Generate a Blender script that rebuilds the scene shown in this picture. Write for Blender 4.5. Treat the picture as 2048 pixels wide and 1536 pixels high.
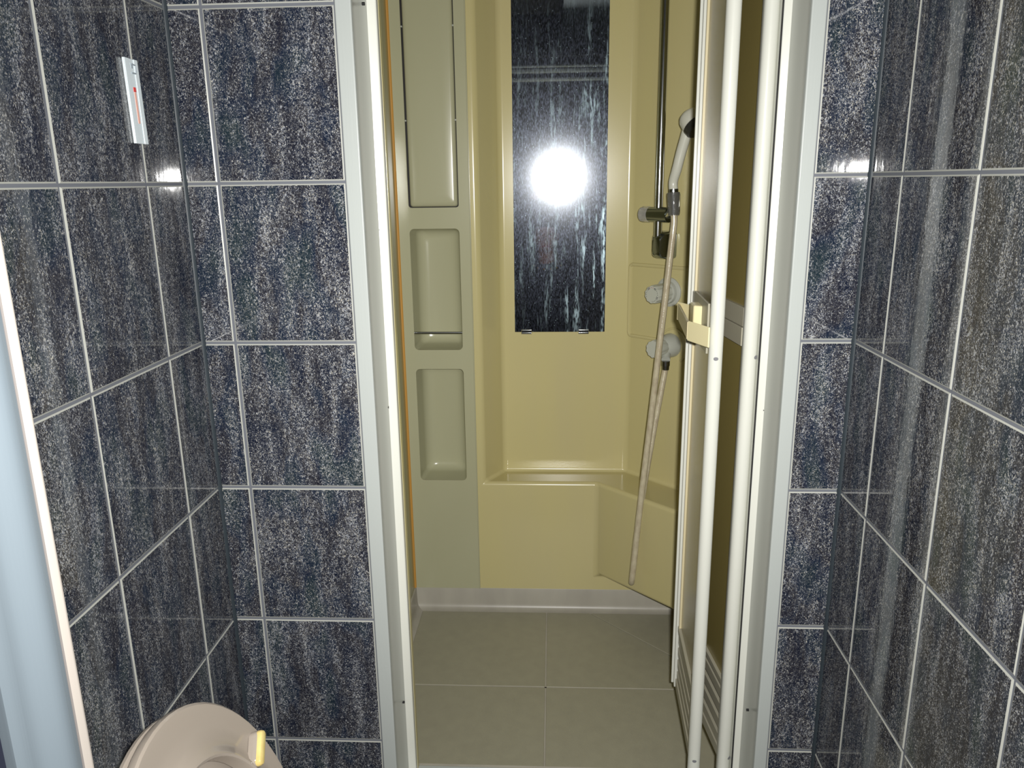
import bpy, bmesh, math, random
from mathutils import Vector, Matrix
random.seed(7)
for o in list(bpy.data.objects): bpy.data.objects.remove(o)
SC = bpy.context.scene
COL = SC.collection
H = 1.39                       # lens height above the toilet-room floor; z below is given relative to the lens

# ------------------------------------------------------------------ camera, world, flash, exposure
def cam_axes(pitch, yaw, roll):
    F = Vector((-math.sin(yaw)*math.cos(pitch), math.cos(yaw)*math.cos(pitch), -math.sin(pitch)))
    R = Vector((math.cos(yaw), math.sin(yaw), 0)); U = R.cross(F)
    c, s = math.cos(roll), math.sin(roll)
    return F, R*c+U*s, U*c-R*s
F_, R_, U_ = cam_axes(.25421, .05354, -.01397)
cd = bpy.data.cameras.new('camera'); cam = bpy.data.objects.new('camera', cd); COL.objects.link(cam)
cam.matrix_world = Matrix(((R_.x, U_.x, -F_.x, 0), (R_.y, U_.y, -F_.y, 0), (R_.z, U_.z, -F_.z, H), (0, 0, 0, 1)))
cd.sensor_width = 36; cd.lens = 36*1560.63/2048; cd.clip_start = .01; cd.clip_end = 30
SC.camera = cam
wd = bpy.data.worlds.new('world'); SC.world = wd; wd.use_nodes = True
wd.node_tree.nodes['Background'].inputs[0].default_value = (.6, .7, .8, 1)
wd.node_tree.nodes['Background'].inputs[1].default_value = .004
fl = bpy.data.lights.new('camera_flash', 'AREA'); fl.shape = 'RECTANGLE'; fl.size = .030; fl.size_y = .016
fl.energy = 6.2; fl.color = (1, .985, .95); fl.spread = math.radians(140)
flo = bpy.data.objects.new('camera_flash', fl); COL.objects.link(flo)
flo.matrix_world = Matrix.Translation((.036, .006, H+.020)) @ cam.matrix_world.to_3x3().to_4x4()
vs = SC.view_settings; vs.view_transform = 'Standard'; vs.look = 'None'; vs.gamma = 1; vs.use_curve_mapping = False
vs.exposure = 1.64

# ------------------------------------------------------------------ materials
def srgb(r, g, b):
    f = lambda c: (c/255)/12.92 if c/255 <= .04045 else (((c/255)+.055)/1.055)**2.4
    return (f(r), f(g), f(b), 1)
M = {}
def mat(name, col, rough=.4, metal=0, spec=.5, coat=0, trans=0, ior=1.45, noise=None, bump=None, alpha=1):
    """noise=(scale, stretch xyz, amount, colour2); bump=(scale, stretch, strength)"""
    m = bpy.data.materials.new(name); m.use_nodes = True; nt = m.node_tree; b = nt.nodes['Principled BSDF']
    b.inputs['Base Color'].default_value = col; b.inputs['Roughness'].default_value = rough
    b.inputs['Metallic'].default_value = metal; b.inputs['Specular IOR Level'].default_value = spec
    b.inputs['Coat Weight'].default_value = coat; b.inputs['Coat Roughness'].default_value = .05
    b.inputs['Transmission Weight'].default_value = trans; b.inputs['IOR'].default_value = ior
    b.inputs['Alpha'].default_value = alpha
    tc = nt.nodes.new('ShaderNodeTexCoord')
    def nz(scale, st, detail=4):
        mp = nt.nodes.new('ShaderNodeMapping'); mp.inputs['Scale'].default_value = st
        nt.links.new(tc.outputs['Object'], mp.inputs[0])
        n = nt.nodes.new('ShaderNodeTexNoise'); n.inputs['Scale'].default_value = scale; n.inputs['Detail'].default_value = detail
        nt.links.new(mp.outputs[0], n.inputs['Vector']); return n
    if noise:
        n = nz(noise[0], noise[1]); r = nt.nodes.new('ShaderNodeValToRGB')
        r.color_ramp.elements[0].position = .35; r.color_ramp.elements[1].position = .75
        r.color_ramp.elements[0].color = (0, 0, 0, 1); r.color_ramp.elements[1].color = (noise[2],)*3+(1,)
        x = nt.nodes.new('ShaderNodeMix'); x.data_type = 'RGBA'
        x.inputs[6].default_value = col; x.inputs[7].default_value = noise[3]
        nt.links.new(n.outputs[0], r.inputs[0]); nt.links.new(r.outputs[0], x.inputs[0]); nt.links.new(x.outputs[2], b.inputs['Base Color'])
    if bump:
        n = nz(bump[0], bump[1]); bp = nt.nodes.new('ShaderNodeBump'); bp.inputs['Strength'].default_value = bump[2]
        bp.inputs['Distance'].default_value = .001
        nt.links.new(n.outputs[0], bp.inputs['Height']); nt.links.new(bp.outputs[0], b.inputs['Normal'])
    M[name] = m; return m

def tile_material():
    m = bpy.data.materials.new('tile_glaze'); m.use_nodes = True; nt = m.node_tree; L = nt.links; N = nt.nodes.new
    b = nt.nodes['Principled BSDF']
    tc = N('ShaderNodeTexCoord'); oi = N('ShaderNodeObjectInfo')
    off = N('ShaderNodeVectorMath'); off.operation = 'MULTIPLY_ADD'
    cmb = N('ShaderNodeCombineXYZ')
    mu = N('ShaderNodeMath'); mu.operation = 'MULTIPLY'; mu.inputs[1].default_value = 37.0
    L.new(oi.outputs['Random'], mu.inputs[0])
    for i in range(3): L.new(mu.outputs[0], cmb.inputs[i])
    off.operation = 'ADD'; L.new(tc.outputs['Object'], off.inputs[0]); L.new(cmb.outputs[0], off.inputs[1])
    def noise(st, detail=2, rough=.5, dist=0):
        mp = N('ShaderNodeMapping'); mp.inputs['Scale'].default_value = st; L.new(off.outputs[0], mp.inputs[0])
        n = N('ShaderNodeTexNoise'); n.inputs['Scale'].default_value = 1; n.inputs['Detail'].default_value = detail
        n.inputs['Roughness'].default_value = rough; n.inputs['Distortion'].default_value = dist
        L.new(mp.outputs[0], n.inputs['Vector']); return n.outputs[0]
    def ramp(src, pts):
        r = N('ShaderNodeValToRGB'); e = r.color_ramp.elements
        e[0].position, e[0].color = pts[0]; e[1].position, e[1].color = pts[-1]
        for p, c in pts[1:-1]:
            k = e.new(p); k.color = c
        L.new(src, r.inputs[0]); return r.outputs[0]
    def mix(f, a, c):
        x = N('ShaderNodeMix'); x.data_type = 'RGBA'
        for s, i in ((f, 0), (a, 6), (c, 7)):
            if hasattr(s, 'links'): L.new(s, x.inputs[i])
            else: x.inputs[i].default_value = s
        return x.outputs[2]
    def math2(op, a, c):
        x = N('ShaderNodeMath'); x.operation = op; x.use_clamp = False
        for s, i in ((a, 0), (c, 1)):
            if hasattr(s, 'links'): L.new(s, x.inputs[i])
            else: x.inputs[i].default_value = s
        return x.outputs[0]
    streak = noise((45, 45, 9), 3, .6)                       # broad vertical shading
    hue = noise((22, 22, 9), 2, .5)
    speck = noise((385, 385, 270), 2, .55, 1.6)               # worm-like pale print
    fine = noise((900, 900, 420), 1, .5)
    ground = ramp(hue, [(.33, srgb(20, 26, 42)), (.46, srgb(34, 34, 42)), (.55, srgb(24, 33, 50)), (.68, srgb(27, 40, 47))])
    lvl = math2('ADD', speck, math2('MULTIPLY', math2('SUBTRACT', streak, .5), .36))
    lvl = math2('ADD', lvl, math2('MULTIPLY', math2('SUBTRACT', fine, .5), .16))
    f1 = ramp(lvl, [(.40, (0, 0, 0, 1)), (.52, (.10,)*3+(1,)), (.585, (.26,)*3+(1,)), (.65, (.85,)*3+(1,))])
    pale = ramp(fine, [(.35, srgb(142, 143, 140)), (.5, srgb(150, 156, 170)), (.65, srgb(190, 185, 170))])
    c = mix(f1, ground, pale)
    L.new(c, b.inputs['Base Color'])
    b.inputs['Roughness'].default_value = .055; b.inputs['Specular IOR Level'].default_value = .55
    bp = N('ShaderNodeBump'); bp.inputs['Strength'].default_value = .15; bp.inputs['Distance'].default_value = .0006
    L.new(noise((90, 90, 30), 2), bp.inputs['Height']); L.new(bp.outputs[0], b.inputs['Normal'])
    M['tile'] = m
tile_material()

def mirror_material():
    m = bpy.data.materials.new('spotted_mirror'); m.use_nodes = True; nt = m.node_tree; L = nt.links; N = nt.nodes.new
    out = nt.nodes['Material Output']; nt.nodes.remove(nt.nodes['Principled BSDF'])
    tc = N('ShaderNodeTexCoord')
    def noise(st, detail, dist=0):
        mp = N('ShaderNodeMapping'); mp.inputs['Scale'].default_value = st; L.new(tc.outputs['Object'], mp.inputs[0])
        n = N('ShaderNodeTexNoise'); n.inputs['Scale'].default_value = 1; n.inputs['Detail'].default_value = detail; n.inputs['Distortion'].default_value = dist
        L.new(mp.outputs[0], n.inputs['Vector']); return n.outputs[0]
    def ramp(src, a, c, v1=1.0):
        r = N('ShaderNodeMapRange'); r.inputs[1].default_value = a; r.inputs[2].default_value = c; r.inputs[4].default_value = v1
        L.new(src, r.inputs[0]); return r.outputs[0]
    def mth(op, a, c):
        x = N('ShaderNodeMath'); x.operation = op
        for s, i in ((a, 0), (c, 1)):
            if hasattr(s, 'links'): L.new(s, x.inputs[i])
            else: x.inputs[i].default_value = s
        return x.outputs[0]
    sharp = N('ShaderNodeBsdfGlossy'); sharp.inputs['Color'].default_value = (.74, .80, .82, 1); sharp.inputs['Roughness'].default_value = .018
    haze = N('ShaderNodeBsdfGlossy'); haze.inputs['Color'].default_value = (.42, .48, .66, 1); haze.inputs['Roughness'].default_value = .33
    fd = N('ShaderNodeBsdfDiffuse'); fd.inputs['Color'].default_value = srgb(150, 168, 172)
    fg = N('ShaderNodeBsdfGlossy'); fg.inputs['Color'].default_value = srgb(190, 214, 222); fg.inputs['Roughness'].default_value = .42
    film = N('ShaderNodeMixShader'); film.inputs[0].default_value = .75; L.new(fd.outputs[0], film.inputs[1]); L.new(fg.outputs[0], film.inputs[2])
    # hazy film everywhere, broken by fine vertical grain
    grain = noise((620, 620, 150), 2)
    hz = mth('MULTIPLY', ramp(grain, .42, .70), .050)
    hz = mth('ADD', hz, .003)
    glow = N('ShaderNodeBsdfGlossy'); glow.inputs['Color'].default_value = (.70, .74, .80, 1); glow.inputs['Roughness'].default_value = .14
    mx0 = N('ShaderNodeMixShader'); mx0.inputs[0].default_value = .05; L.new(sharp.outputs[0], mx0.inputs[1]); L.new(glow.outputs[0], mx0.inputs[2])
    mx = N('ShaderNodeMixShader'); L.new(hz, mx.inputs[0]); L.new(mx0.outputs[0], mx.inputs[1]); L.new(haze.outputs[0], mx.inputs[2])
    # run-down lime streaks, more on the right and low, plus droplets
    sep = N('ShaderNodeSeparateXYZ'); L.new(tc.outputs['Object'], sep.inputs[0])
    right = ramp(sep.outputs[0], -.08, .12); low = ramp(sep.outputs[2], .95, .35)
    st = mth('MULTIPLY', ramp(noise((70, 70, 6), 4, .6), .52, .72), ramp(noise((260, 260, 60), 3), .40, .62))
    wt = mth('ADD', .06, mth('MULTIPLY', mth('ADD', right, .25), mth('ADD', low, .15)))
    st = mth('MULTIPLY', st, wt)
    v = N('ShaderNodeTexVoronoi'); v.inputs['Scale'].default_value = 130; L.new(tc.outputs['Object'], v.inputs['Vector'])
    dr = mth('MULTIPLY', ramp(v.outputs['Distance'], .20, .10), ramp(noise((60, 60, 60), 2), .50, .62))
    fm = mth('MAXIMUM', mth('MULTIPLY', st, .42), mth('MULTIPLY', dr, .22))
    mx2 = N('ShaderNodeMixShader'); L.new(fm, mx2.inputs[0]); L.new(mx.outputs[0], mx2.inputs[1]); L.new(film.outputs[0], mx2.inputs[2])
    L.new(mx2.outputs[0], out.inputs[0]); M['mirror'] = m
mirror_material()

mat('grout', srgb(104, 107, 114), .85, spec=.2)
mat('tile_edge', srgb(166, 167, 160), .35)
mat('caulk', srgb(44, 52, 58), .5)
mat('alu', srgb(166, 171, 168), .34, spec=.4, bump=(400, (1, 1, .02), .12))
mat('bright_alu', srgb(222, 226, 226), .24, metal=1)
mat('white_frame', srgb(204, 205, 196), .26, spec=.5)
mat('reveal', srgb(168, 170, 162), .28, spec=.5)
mat('tower', srgb(172, 171, 142), .22, noise=(6, (1, 1, .4), .5, srgb(166, 164, 132)))
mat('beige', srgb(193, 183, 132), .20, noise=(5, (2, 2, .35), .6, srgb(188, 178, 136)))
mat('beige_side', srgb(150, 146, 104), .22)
mat('pan', srgb(170, 166, 154), .35, noise=(14, (1, 1, .3), .55, srgb(146, 141, 132)))
mat('pan_floor', srgb(156, 153, 134), .42, noise=(30, (1, 1, 1), .5, srgb(144, 141, 124)), bump=(500, (1, 1, 1), .25))
mat('orange', srgb(190, 140, 66), .5)
mat('gap_shade', srgb(20, 16, 12), .6)  # near-black that stands in for the shade inside narrow gaps
mat('chrome', srgb(205, 208, 210), .13, metal=1)
mat('dark_chrome', srgb(132, 134, 136), .24, metal=1)
mat('clear', (.93, .92, .88, 1), .12, trans=.72, ior=1.46)
mat('white_plastic', srgb(205, 205, 192), .25)
mat('knob_plastic', srgb(186, 188, 176), .30)
mat('cream', srgb(226, 216, 172), .30)
mat('cream_edge', srgb(206, 194, 158), .30)
mat('pane', srgb(132, 120, 72), .16, spec=.5, bump=(700, (1, 1, 1), .2))
mat('slat', srgb(160, 156, 138), .35)
mat('cap', srgb(118, 118, 122), .4)
mat('mould', srgb(18, 18, 20), .7)
mat('hose', srgb(196, 187, 160), .16, coat=.4, noise=(90, (1, 1, .5), .7, srgb(158, 142, 120)), bump=(1, (0, 0, 520), .5))
mat('spray', srgb(46, 46, 42), .3)
mat('toilet', srgb(164, 154, 143), .16, coat=.2)
mat('buffer', srgb(226, 208, 138), .3, noise=(60, (1, 1, 1), .6, srgb(206, 172, 92)))
mat('leaf_metal', srgb(82, 90, 96), .30, spec=.5, bump=(300, (1, 1, .01), .1))
mat('leaf_gasket', srgb(134, 128, 122), .45)
mat('leaf_line', srgb(92, 88, 86), .5)
mat('leaf_dark', srgb(24, 26, 36), .3)
mat('red', srgb(214, 70, 66), .4)
mat('pinkish', srgb(232, 176, 160), .4)
mat('ink', srgb(60, 58, 66), .5)
mat('ink_red', srgb(170, 60, 70), .5)
mat('strip_white', srgb(214, 224, 228), .22)
mat('strip_grey', srgb(150, 160, 168), .3)
mat('plate_grey', srgb(176, 178, 168), .3)
mat('clear_holder', (.92, .92, .9, 1), .08, trans=.92, ior=1.3)
mat('chrome_darkened', srgb(150, 157, 160), .17, metal=1)  # chrome with a darkened colour, standing in for dark surroundings it reflects
mat('clear_tape', (.9, .95, .97, 1), .08, alpha=.07)
mat('ceiling', srgb(150, 150, 148), .8)
mat('soffit', srgb(78, 86, 88), .7)
mat('vinyl', srgb(120, 118, 112), .5)
mat('plaster', srgb(150, 145, 135), .8)
mat('skin', srgb(206, 142, 122), .5)
mat('cloth_dark', srgb(34, 38, 48), .9)
mat('cloth_trouser', srgb(40, 40, 46), .9)
mat('hair', srgb(28, 24, 22), .5)
mat('collar', srgb(150, 152, 146), .8)
mat('gold', srgb(196, 150, 60), .3, metal=1)
mat('cam_black', srgb(30, 30, 32), .35)
mat('cam_silver', srgb(170, 172, 176), .3, metal=1)
mat('glass_lens', srgb(12, 12, 18), .03, spec=.8)

# ------------------------------------------------------------------ geometry helpers (all z relative to the lens)
def bbox_base(vs_):
    xs = [v[0] for v in vs_]; ys = [v[1] for v in vs_]; zs = [v[2] for v in vs_]
    return Vector(((min(xs)+max(xs))/2, (min(ys)+max(ys))/2, min(zs)))
def wpos(o):
    p = Vector(o.location)
    while o.parent: o = o.parent; p += Vector(o.location)
    return p
def mk(name, vf, m, parent=None, smooth=False, bevel=0, seg=2, fmats=None, angle=30):
    verts, faces = vf
    verts = [Vector((v[0], v[1], v[2]+H)) for v in verts]
    b = bbox_base(verts)
    me = bpy.data.meshes.new(name); me.from_pydata([tuple(v-b) for v in verts], [], faces)
    ms = m if isinstance(m, (list, tuple)) else [m]
    for k in ms: me.materials.append(M[k])
    if fmats:
        for p, i in zip(me.polygons, fmats): p.material_index = i
    bm = bmesh.new(); bm.from_mesh(me); bmesh.ops.recalc_face_normals(bm, faces=bm.faces); bm.to_mesh(me); bm.free()
    if smooth:
        for p in me.polygons: p.use_smooth = True
        try: me.set_sharp_from_angle(angle=math.radians(angle if smooth is True else smooth))
        except Exception: pass
    o = bpy.data.objects.new(name, me); COL.objects.link(o)
    if parent: o.parent = parent; o.location = b - wpos(parent)
    else: o.location = b
    if bevel:
        md = o.modifiers.new('bevel', 'BEVEL'); md.width = bevel; md.segments = seg; md.limit_method = 'ANGLE'; md.angle_limit = math.radians(25)
        md.harden_normals = False
        for p in me.polygons: p.use_smooth = True
        md2 = o.modifiers.new('wn', 'WEIGHTED_NORMAL'); md2.keep_sharp = True
    return o
def tag(o, label=None, cat=None, group=None, kind=None):
    if label: o['label'] = label
    if cat: o['category'] = cat
    if group: o['group'] = group
    if kind: o['kind'] = kind
    return o
def thing(name, loc, label=None, cat=None, group=None, kind=None):
    o = bpy.data.objects.new(name, None); COL.objects.link(o); o.location = (loc[0], loc[1], loc[2]+H); o.empty_display_size = .05
    return tag(o, label, cat, group, kind)
def join(*parts):
    V, Fc = [], []
    for v, f in parts:
        k = len(V); V += list(v); Fc += [tuple(i+k for i in q) for q in f]
    return V, Fc
def box(x0, x1, y0, y1, z0, z1):
    return ([(x0, y0, z0), (x1, y0, z0), (x1, y1, z0), (x0, y1, z0), (x0, y0, z1), (x1, y0, z1), (x1, y1, z1), (x0, y1, z1)],
            [(0, 3, 2, 1), (4, 5, 6, 7), (0, 1, 5, 4), (1, 2, 6, 5), (2, 3, 7, 6), (3, 0, 4, 7)])
def prism(poly, z0, z1):
    n = len(poly)
    V = [(x, y, z0) for x, y in poly]+[(x, y, z1) for x, y in poly]
    Fc = [(i, (i+1) % n, n+(i+1) % n, n+i) for i in range(n)]+[tuple(range(n-1, -1, -1)), tuple(range(n, 2*n))]
    return V, Fc
def frame_of(d):
    d = Vector(d).normalized(); a = Vector((0, 0, 1)) if abs(d.z) < .9 else Vector((1, 0, 0))
    u = a.cross(d).normalized(); return u, d.cross(u), d
def lathe(p0, d, prof, n=24, scallop=None, caps=True):
    """prof = [(h, r)] along d from p0; scallop=(count, amount, first, last) loops"""
    u, w, d = frame_of(d); p0 = Vector(p0); V, Fc = [], []
    for k, (h, r) in enumerate(prof):
        for i in range(n):
            a = 2*math.pi*i/n; rr = r
            if scallop and scallop[2] <= k <= scallop[3]: rr = r*(1-scallop[1]*(.5-.5*math.cos(a*scallop[0])))
            V.append(tuple(p0+d*h+(u*math.cos(a)+w*math.sin(a))*rr))
    for k in range(len(prof)-1):
        for i in range(n):
            j = (i+1) % n; Fc.append((k*n+i, k*n+j, (k+1)*n+j, (k+1)*n+i))
    if caps: Fc.append(tuple(range(n-1, -1, -1))); Fc.append(tuple((len(prof)-1)*n+i for i in range(n)))
    return V, Fc
def cyl(p0, p1, r0, r1=None, n=20):
    d = Vector(p1)-Vector(p0); return lathe(p0, d, [(0, r0), (d.length, r0 if r1 is None else r1)], n)
def tube(pts, r, n=12, caps=True):
    pts = [Vector(p) for p in pts]; V, Fc = [], []; u = None
    for i, p in enumerate(pts):
        d = (pts[min(i+1, len(pts)-1)]-pts[max(i-1, 0)]).normalized()
        if u is None: u = frame_of(d)[0]
        u = (u-d*u.dot(d)).normalized(); w = d.cross(u)
        rr = r[i] if isinstance(r, (list, tuple)) else r
        for k in range(n):
            a = 2*math.pi*k/n; V.append(tuple(p+(u*math.cos(a)+w*math.sin(a))*rr))
    for i in range(len(pts)-1):
        for k in range(n):
            j = (k+1) % n; Fc.append((i*n+k, i*n+j, (i+1)*n+j, (i+1)*n+k))
    if caps: Fc.append(tuple(range(n-1, -1, -1))); Fc.append(tuple((len(pts)-1)*n+k for k in range(n)))
    return V, Fc
def spline(pts, per=10):
    pts = [Vector(p) for p in pts]; P = [pts[0]*2-pts[1]]+pts+[pts[-1]*2-pts[-2]]; out = []
    for i in range(1, len(P)-2):
        a, b, c, d = P[i-1:i+3]
        for k in range(per):
            t = k/per
            out.append(.5*((2*b)+(c-a)*t+(2*a-5*b+4*c-d)*t*t+(-a+3*b-3*c+d)*t**3))
    out.append(pts[-1]); return out
def rrect(x0, x1, z0, z1, r, n=6):
    out = []
    for cx, cz, a0 in ((x1-r, z1-r, 0), (x0+r, z1-r, 90), (x0+r, z0+r, 180), (x1-r, z0+r, 270)):
        for k in range(n+1):
            a = math.radians(a0+90*k/n); out.append((cx+r*math.cos(a), cz+r*math.sin(a)))
    return out
def loft(loops, cap0=False, cap1=True):
    n = len(loops[0]); V = [p for l in loops for p in l]; Fc = []
    for k in range(len(loops)-1):
        for i in range(n):
            j = (i+1) % n; Fc.append((k*n+i, k*n+j, (k+1)*n+j, (k+1)*n+i))
    if cap0: Fc.append(tuple(range(n)))
    if cap1: Fc.append(tuple((len(loops)-1)*n+i for i in range(n)))
    return V, Fc
def fillet(poly, radii, n=5):
    """round the inner corners of an open polyline; radii per vertex (0 = sharp)"""
    out = []
    for i, p in enumerate(poly):
        r = radii[i]
        if i in (0, len(poly)-1) or r == 0: out.append(p); continue
        P, A, B = Vector(p), Vector(poly[i-1]), Vector(poly[i+1])
        a = (A-P).normalized(); b = (B-P).normalized(); half = a.angle(b)/2; t = r/math.tan(half)
        s, e = P+a*t, P+b*t
        for k in range(n+1):
            q = k/n; c = (1-q)**2*s+2*q*(1-q)*P+q*q*e; out.append((c.x, c.y))
    return out
def sheet(poly, z0, z1):
    n = len(poly); V = [(x, y, z0) for x, y in poly]+[(x, y, z1) for x, y in poly]
    return V, [(i, i+1, n+i+1, n+i) for i in range(n-1)]

# ------------------------------------------------------------------ toilet room: floor, ceiling, tiled walls
XL, XR, D, YR = -.5666, .4691, 1.2155, -.58          # wall planes (left, right, shower front, rear)
ZF, ZC = -1.39, .95
floor = tag(mk('floor', box(XL-.1, XR+.1, -1.75, D+.02, ZF-.08, ZF), 'vinyl'), kind='structure')
ceil = tag(mk('ceiling', box(XL-.1, XR+.1, -1.75, D+.08, ZC, ZC+.06), 'ceiling'), kind='structure')
sof = tag(mk('trim_3', box(.05, XR, YR-.001, D, .755, ZC), 'soffit'), 'boxed-in grey soffit under the ceiling on the right', kind='structure')

GAP, CH, DEP = .0042, .0019, .0016
tile_cache = {}
def tile(parent, axis, side, c, w, h):
    """axis 'x': plane of constant x (u = y); axis 'y': plane of constant y (u = x). side = sign of the normal."""
    key = (axis, side, round(w, 4), round(h, 4))
    if key not in tile_cache:
        V = []
        for inset, dep in ((0, -.006), (0, -.0009), (CH, 0)):
            for su, sv in ((-1, -1), (1, -1), (1, 1), (-1, 1)):
                u = su*(w/2-inset); v = sv*(h/2-inset); d = side*dep
                V.append((d, u, v) if axis == 'x' else (u, d, v))
        Fc = [(k*4+i, k*4+(i+1) % 4, k*4+4+(i+1) % 4, k*4+4+i) for k in range(2) for i in range(4)]+[(8, 9, 10, 11)]
        me = bpy.data.meshes.new('tile'); me.from_pydata(V, [], Fc)
        me.materials.append(M['tile']); me.materials.append(M['tile_edge'])
        for i, p in enumerate(me.polygons): p.material_index = 0 if i == 8 else 1
        bm = bmesh.new(); bm.from_mesh(me); bmesh.ops.recalc_face_normals(bm, faces=bm.faces)
        ctr = bm.faces[:] ; bm.faces.ensure_lookup_table()
        nrm = bm.faces[8].normal; ax = 0 if axis == 'x' else 1
        if nrm[ax]*side < 0: bmesh.ops.reverse_faces(bm, faces=bm.faces)
        bm.to_mesh(me); bm.free(); tile_cache[key] = me
    o = bpy.data.objects.new('tile', tile_cache[key]); COL.objects.link(o); o.parent = parent
    jit = random.uniform(-.00035, .0)
    p = Vector((c[0], c[1], c[2]+H)); p[0 if axis == 'x' else 1] += side*jit
    o.location = p-wpos(parent)
    o.rotation_euler = (0, 0, math.radians(random.uniform(-.3, .3)))
    return o
def cuts(lo, hi, start, pitch):
    k = math.floor((lo-start)/pitch); out = [lo]
    while True:
        k += 1; v = start+k*pitch
        if v >= hi-.012: break
        if v > lo+.012: out.append(v)
    return out+[hi]
def tile_area(parent, axis, side, plane, us, zs):
    for a, b in zip(us, us[1:]):
        for c, d in zip(zs, zs[1:]):
            w, h = b-a-GAP, d-c-GAP
            if w < .006 or h < .006: continue
            ctr = (plane, (a+b)/2, (c+d)/2) if axis == 'x' else ((a+b)/2, plane, (c+d)/2)
            tile(parent, axis, side, ctr, w, h)
ZR = cuts(ZF, ZC, .0025, .25)
wl = tag(mk('wall_left', box(XL-.1, XL-DEP, YR, D+.02, ZF, ZC), 'grout'), kind='structure')
tile_area(wl, 'x', 1, XL, cuts(YR, D, 1.1005, .2015), ZR)
wr = tag(mk('wall_right', box(XR+DEP, XR+.1, YR, D+.02, ZF, ZC), 'grout'), kind='structure')
tile_area(wr, 'x', -1, XR, cuts(YR, D, 1.1085, .1955), ZR)
FL, FR = -.314, .3855                                 # outer edges of the shower door frame
HD = .74                                              # top of the shower door frame
wf = tag(mk('wall_front', join(box(XL-.1, FL, D+DEP, 1.30, ZF, ZC), box(FR, XR+.1, D+DEP, 1.30, ZF, ZC), box(FL, FR, D+DEP, 1.30, HD, ZC), box(FL, FR, D+DEP, 1.29, ZF, -1.158)), 'grout'), kind='structure')
tile_area(wf, 'y', -1, D, [XL, -.5131, FL], ZR)
tile_area(wf, 'y', -1, D, [FR, XR], ZR)
tile_area(wf, 'y', -1, D, cuts(FL, FR, -.114, .2), [HD, ZC])
tile_area(wf, 'y', -1, D, cuts(FL, FR, -.114, .2), [ZF, -1.2475, -1.158])
# rear wall with the entrance opening, seen only in the shower mirror
DX0, DX1, DH = -.50, .40, .668
wb = tag(mk('wall_rear', join(box(XL-.1, DX0, YR-.10, YR-DEP, ZF, ZC), box(DX1, XR+.1, YR-.10, YR-DEP, ZF, ZC), box(DX0, DX1, YR-.10, YR-DEP, DH, ZC)), 'grout'), kind='structure')
tile_area(wb, 'y', 1, YR, cuts(DX0, DX1, -.147, .2), [DH, .713, ZC])
zr2 = cuts(ZF, ZC, .713, .25)
tile_area(wb, 'y', 1, YR, [XL, DX0], zr2); tile_area(wb, 'y', 1, YR, [DX1, XR], zr2)
# silicone in the two corners
for nm, x, s, w in (('corner_caulk', XL, 1, wl), ('corner_caulk', XR, -1, wr)):
    mk(nm, prism([(x-s*.001, D+.001), (x+s*.0048, D+.001), (x+s*.0034, D-.0016), (x+s*.0016, D-.0034), (x-s*.001, D-.0048)], ZF, ZC), 'caulk', w)
# passage behind the entrance
tag(mk('wall_passage_left', box(XL-.2, XL-.1, -1.75, YR-.1, ZF, ZC), 'plaster'), kind='structure')
tag(mk('wall_passage_right', box(XR+.1, XR+.2, -1.75, YR-.1, ZF, ZC), 'plaster'), kind='structure')
tag(mk('wall_passage_back', box(XL-.2, XR+.2, -1.85, -1.75, ZF, ZC), 'plaster'), kind='structure')
# entrance frame
ef = thing('door_2', (0, YR, ZF), 'silver aluminium entrance frame reflected in the shower mirror', kind='structure')
for nm, b in (('jamb', box(DX0, DX0+.035, YR-.09, YR+.015, ZF, DH)), ('jamb', box(DX1-.035, DX1, YR-.09, YR+.015, ZF, DH)),
              ('header', box(DX0+.035, DX1-.035, YR-.09, YR+.010, DH-.018, DH)), ('header', box(DX0+.035, DX1-.035, YR-.09, YR+.018, DH-.05, DH-.022)),
              ('door_rail', box(DX0+.035, DX1-.035, YR-.07, YR+.012, .572, .596))):
    mk(nm, b, 'bright_alu', ef, bevel=.003)

# ------------------------------------------------------------------ shower cubicle shell
SX0, SX1, YB, YRC = -.415, .385, 2.11, 2.203
SF, BT, ZL, ZBX, ZT = -1.25, -1.183, -.843, -1.132, .86
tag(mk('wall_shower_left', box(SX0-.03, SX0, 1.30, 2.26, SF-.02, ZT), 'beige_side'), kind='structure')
tag(mk('wall_shower_right', box(SX1, SX1+.03, 1.30, 2.26, SF-.02, ZT), 'beige'), kind='structure')
tag(mk('wall_shower_front', join(box(SX0, -.268, 1.301, 1.315, SF, ZT), box(.362, SX1, 1.301, 1.315, SF, ZT), box(-.268, .362, 1.301, 1.315, HD-.06, ZT)), 'beige'), kind='structure')
tag(mk('ceiling_shower', box(SX0-.03, SX1+.03, 1.30, 2.26, ZT, ZT+.03), 'beige'), kind='structure')
# moulded back panel: recess for the mirror, ledge, 45-degree corner with a boxed-out lower part
Uq = [(-.218, YB), (-.197, YB), (-.144, YRC), (.217, YRC), (SX1, 2.035)]
Lq = [(-.218, YB), (-.197, YB), (.127, YB), (SX1, 1.852)]
V = []; Fc = []
def av(x, y, z): V.append((x, y, z)); return len(V)-1
ut = [av(x, y, ZT) for x, y in Uq]; ul = [av(x, y, ZL) for x, y in Uq]
l2, l3 = av(*Lq[2], ZL), av(*Lq[3], ZL)
b2, b3, bR = av(*Lq[2], ZBX), av(*Lq[3], ZBX), av(SX1, YB, ZBX)
b0, b1 = av(*Lq[0], ZBX), av(*Lq[1], ZBX)
c0, c1, c2, cR = av(*Lq[0], BT), av(*Lq[1], BT), av(*Lq[2], BT), av(SX1, YB, BT)
for i in range(4): Fc.append((ut[i], ut[i+1], ul[i+1], ul[i]))
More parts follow.
